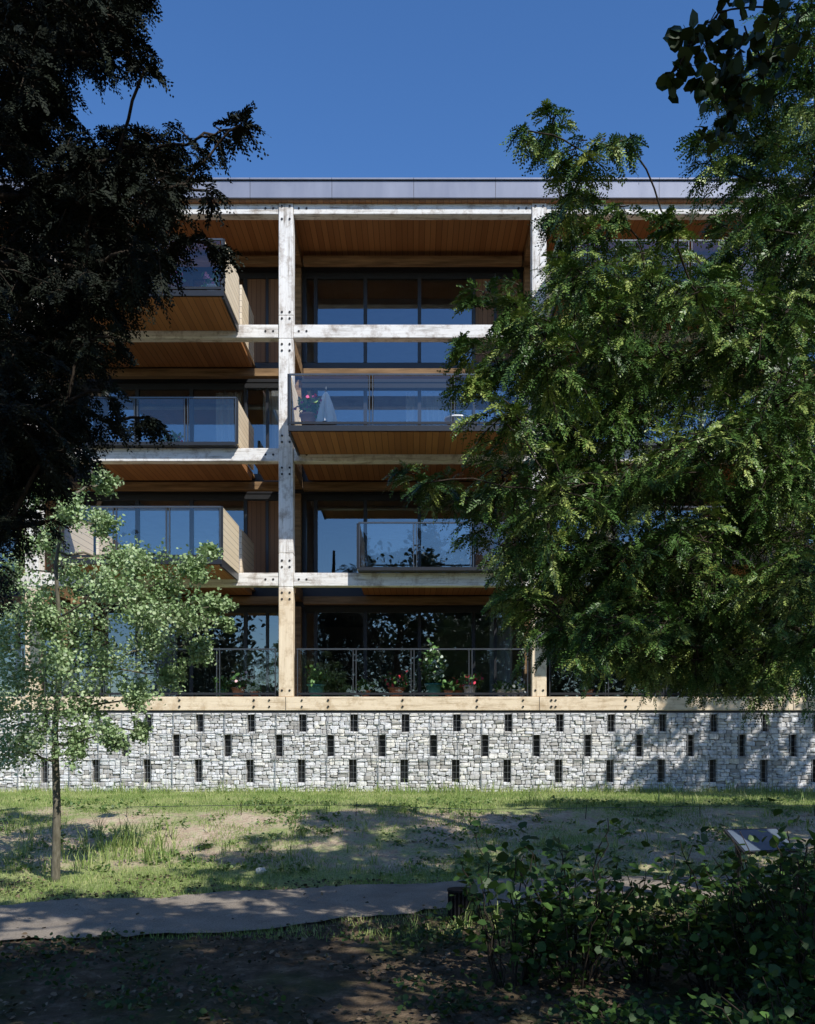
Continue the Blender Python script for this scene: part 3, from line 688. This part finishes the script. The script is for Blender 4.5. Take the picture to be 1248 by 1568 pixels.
V=weeds(130,270,13.3,15.5,70,.15,.4)+weeds(0,130,13,16,30,.15,.35)+weeds(0,1248,21.0,21.8,150,.08,.35)+weeds(270,640,13,19,45,.08,.25)+weeds(560,1248,8.5,10.0,30,.1,.3)+weeds(700,1248,13,19,60,.1,.3)
quads("tall_weeds",V,GRS,None,rng.random(len(V)//4)*.9)
N=1100; cx=rng.uniform(-8,8,N); cy=rng.uniform(-9,-3,N); kk=vnoise(cx,cy,2.1)>.5; cx=cx[kk];cy=cy[kk]
C=np.repeat(np.stack([cx,cy,gz(cx,cy)+.03],-1),14,axis=0); C+=rng.normal(size=C.shape)*[.07,.07,.03]; C[:,2]=np.maximum(C[:,2],gz(C[:,0],C[:,1])+.005)
quads("bank_weeds",leaves(C,rng.uniform(.03,.07,len(C)),.8),WEED,None,rng.random(len(C)),6)
N=22000; x=rng.uniform(-6,7,N); y=rng.uniform(-17.5,-9.3,N); pm=pathmask(x,y); keep=(~pm)|(rng.random(N)<.05); keep&=(vnoise(x,y,3.1)+rng.normal(size=N)*.15>.42); x=x[keep];y=y[keep]
C=np.stack([x,y,gz(x,y)+rng.uniform(.015,.04,len(x))],-1); quads("leaf_litter",leaves(C,rng.uniform(.02,.06,len(x)),1.3),LITT,None,rng.random(len(x))**1.3,6)
N=1500; cx=rng.uniform(-6,7,N); cy=rng.uniform(-17,-12,N); kk=(vnoise(cx,cy,1.9)>.55)&(~pathmask(cx,cy)); cx=cx[kk];cy=cy[kk]
C=np.repeat(np.stack([cx,cy,gz(cx,cy)+.06],-1),9,axis=0); C+=rng.normal(size=C.shape)*[.07,.07,.035]
quads("ground_cover",leaves(C,rng.uniform(.03,.06,len(C)),.9),BUSH,None,rng.random(len(C))*.7,6)
# ------------------------------------------------------------------ small things
e=empty("wire_fence",(-4,-5,-1.6)); wd=Wood()
fy=-5.6; pts=[]
for k in range(7):
    x=-5+k*2.0; zz=float(gz(np.array(x),np.array(fy))); wd.tube([(x,fy,zz-.05),(x+.03*random.uniform(-1,1),fy,zz+.24)],.008,.006,5); pts.append((x,fy-.010,zz+.18))
wd.build("stakes",BARK,e); w2=Wood(); w2.tube(pts,.005,.005,4); w2.build("wire",STEEL,e)
lc=P(1165,1290,11.6); gl_z=float(gz(lc[0],lc[1])); e=empty("information_lectern",(lc[0],lc[1],gl_z))
bx=Boxes()
for dx in (-.28,.28): bx.box(lc[0]+dx-.03,lc[0]+dx+.03,lc[1]-.03,lc[1]+.03,gl_z-.05,lc[2])
bx.build("posts",DARK,e)
bx=Boxes(); bx.box(-.38,.38,-.25,.25,-.015,.015); ob=bx.build("frame",DARK,None); 
bx=Boxes(); bx.box(-.35,.35,-.22,.22,.016,.020); ob2=bx.build("panel",plain("printed_panel",(.10,.13,.17),.25,.5,sc=5),None)
for q in (ob,ob2):
    q.parent=e; q.location=(0,0,lc[2]-gl_z+.02); q.rotation_euler=(math.radians(28),0,math.radians(14))
bc=P(705,1405,9.9); zz=float(gz(bc[0],bc[1])); e=empty("litter_bin",(bc[0],bc[1],zz)); bx=Boxes()
for i in range(18):
    a=2*math.pi*i/18; bx.box(bc[0]+.12*math.cos(a)-.012,bc[0]+.12*math.cos(a)+.012,bc[1]+.12*math.sin(a)-.012,bc[1]+.12*math.sin(a)+.012,zz-.02,zz+.34)
bx.cyl((bc[0],bc[1],zz+.02),.10,.28,'z',16); bx.cyl((bc[0],bc[1],zz+.33),.14,.02,'z',18)
bx.build("body",BLACKM,e)
rc=P(400,1340,13.0); zz=float(gz(rc[0],rc[1])); me=bpy.data.meshes.new("rock")
bm=bmesh.new(); bmesh.ops.create_icosphere(bm,subdivisions=2,radius=.075)
for v in bm.verts: v.co=v.co*(1+random.uniform(-.18,.18)); v.co.z*=.7
bm.to_mesh(me); bm.free(); ro=link("rock",me,None,plain("pale_rock",(.6,.58,.52),.9,.1)); ro.location=(rc[0],rc[1],zz+.03)
print("leaves",n1,n2_,n3_)
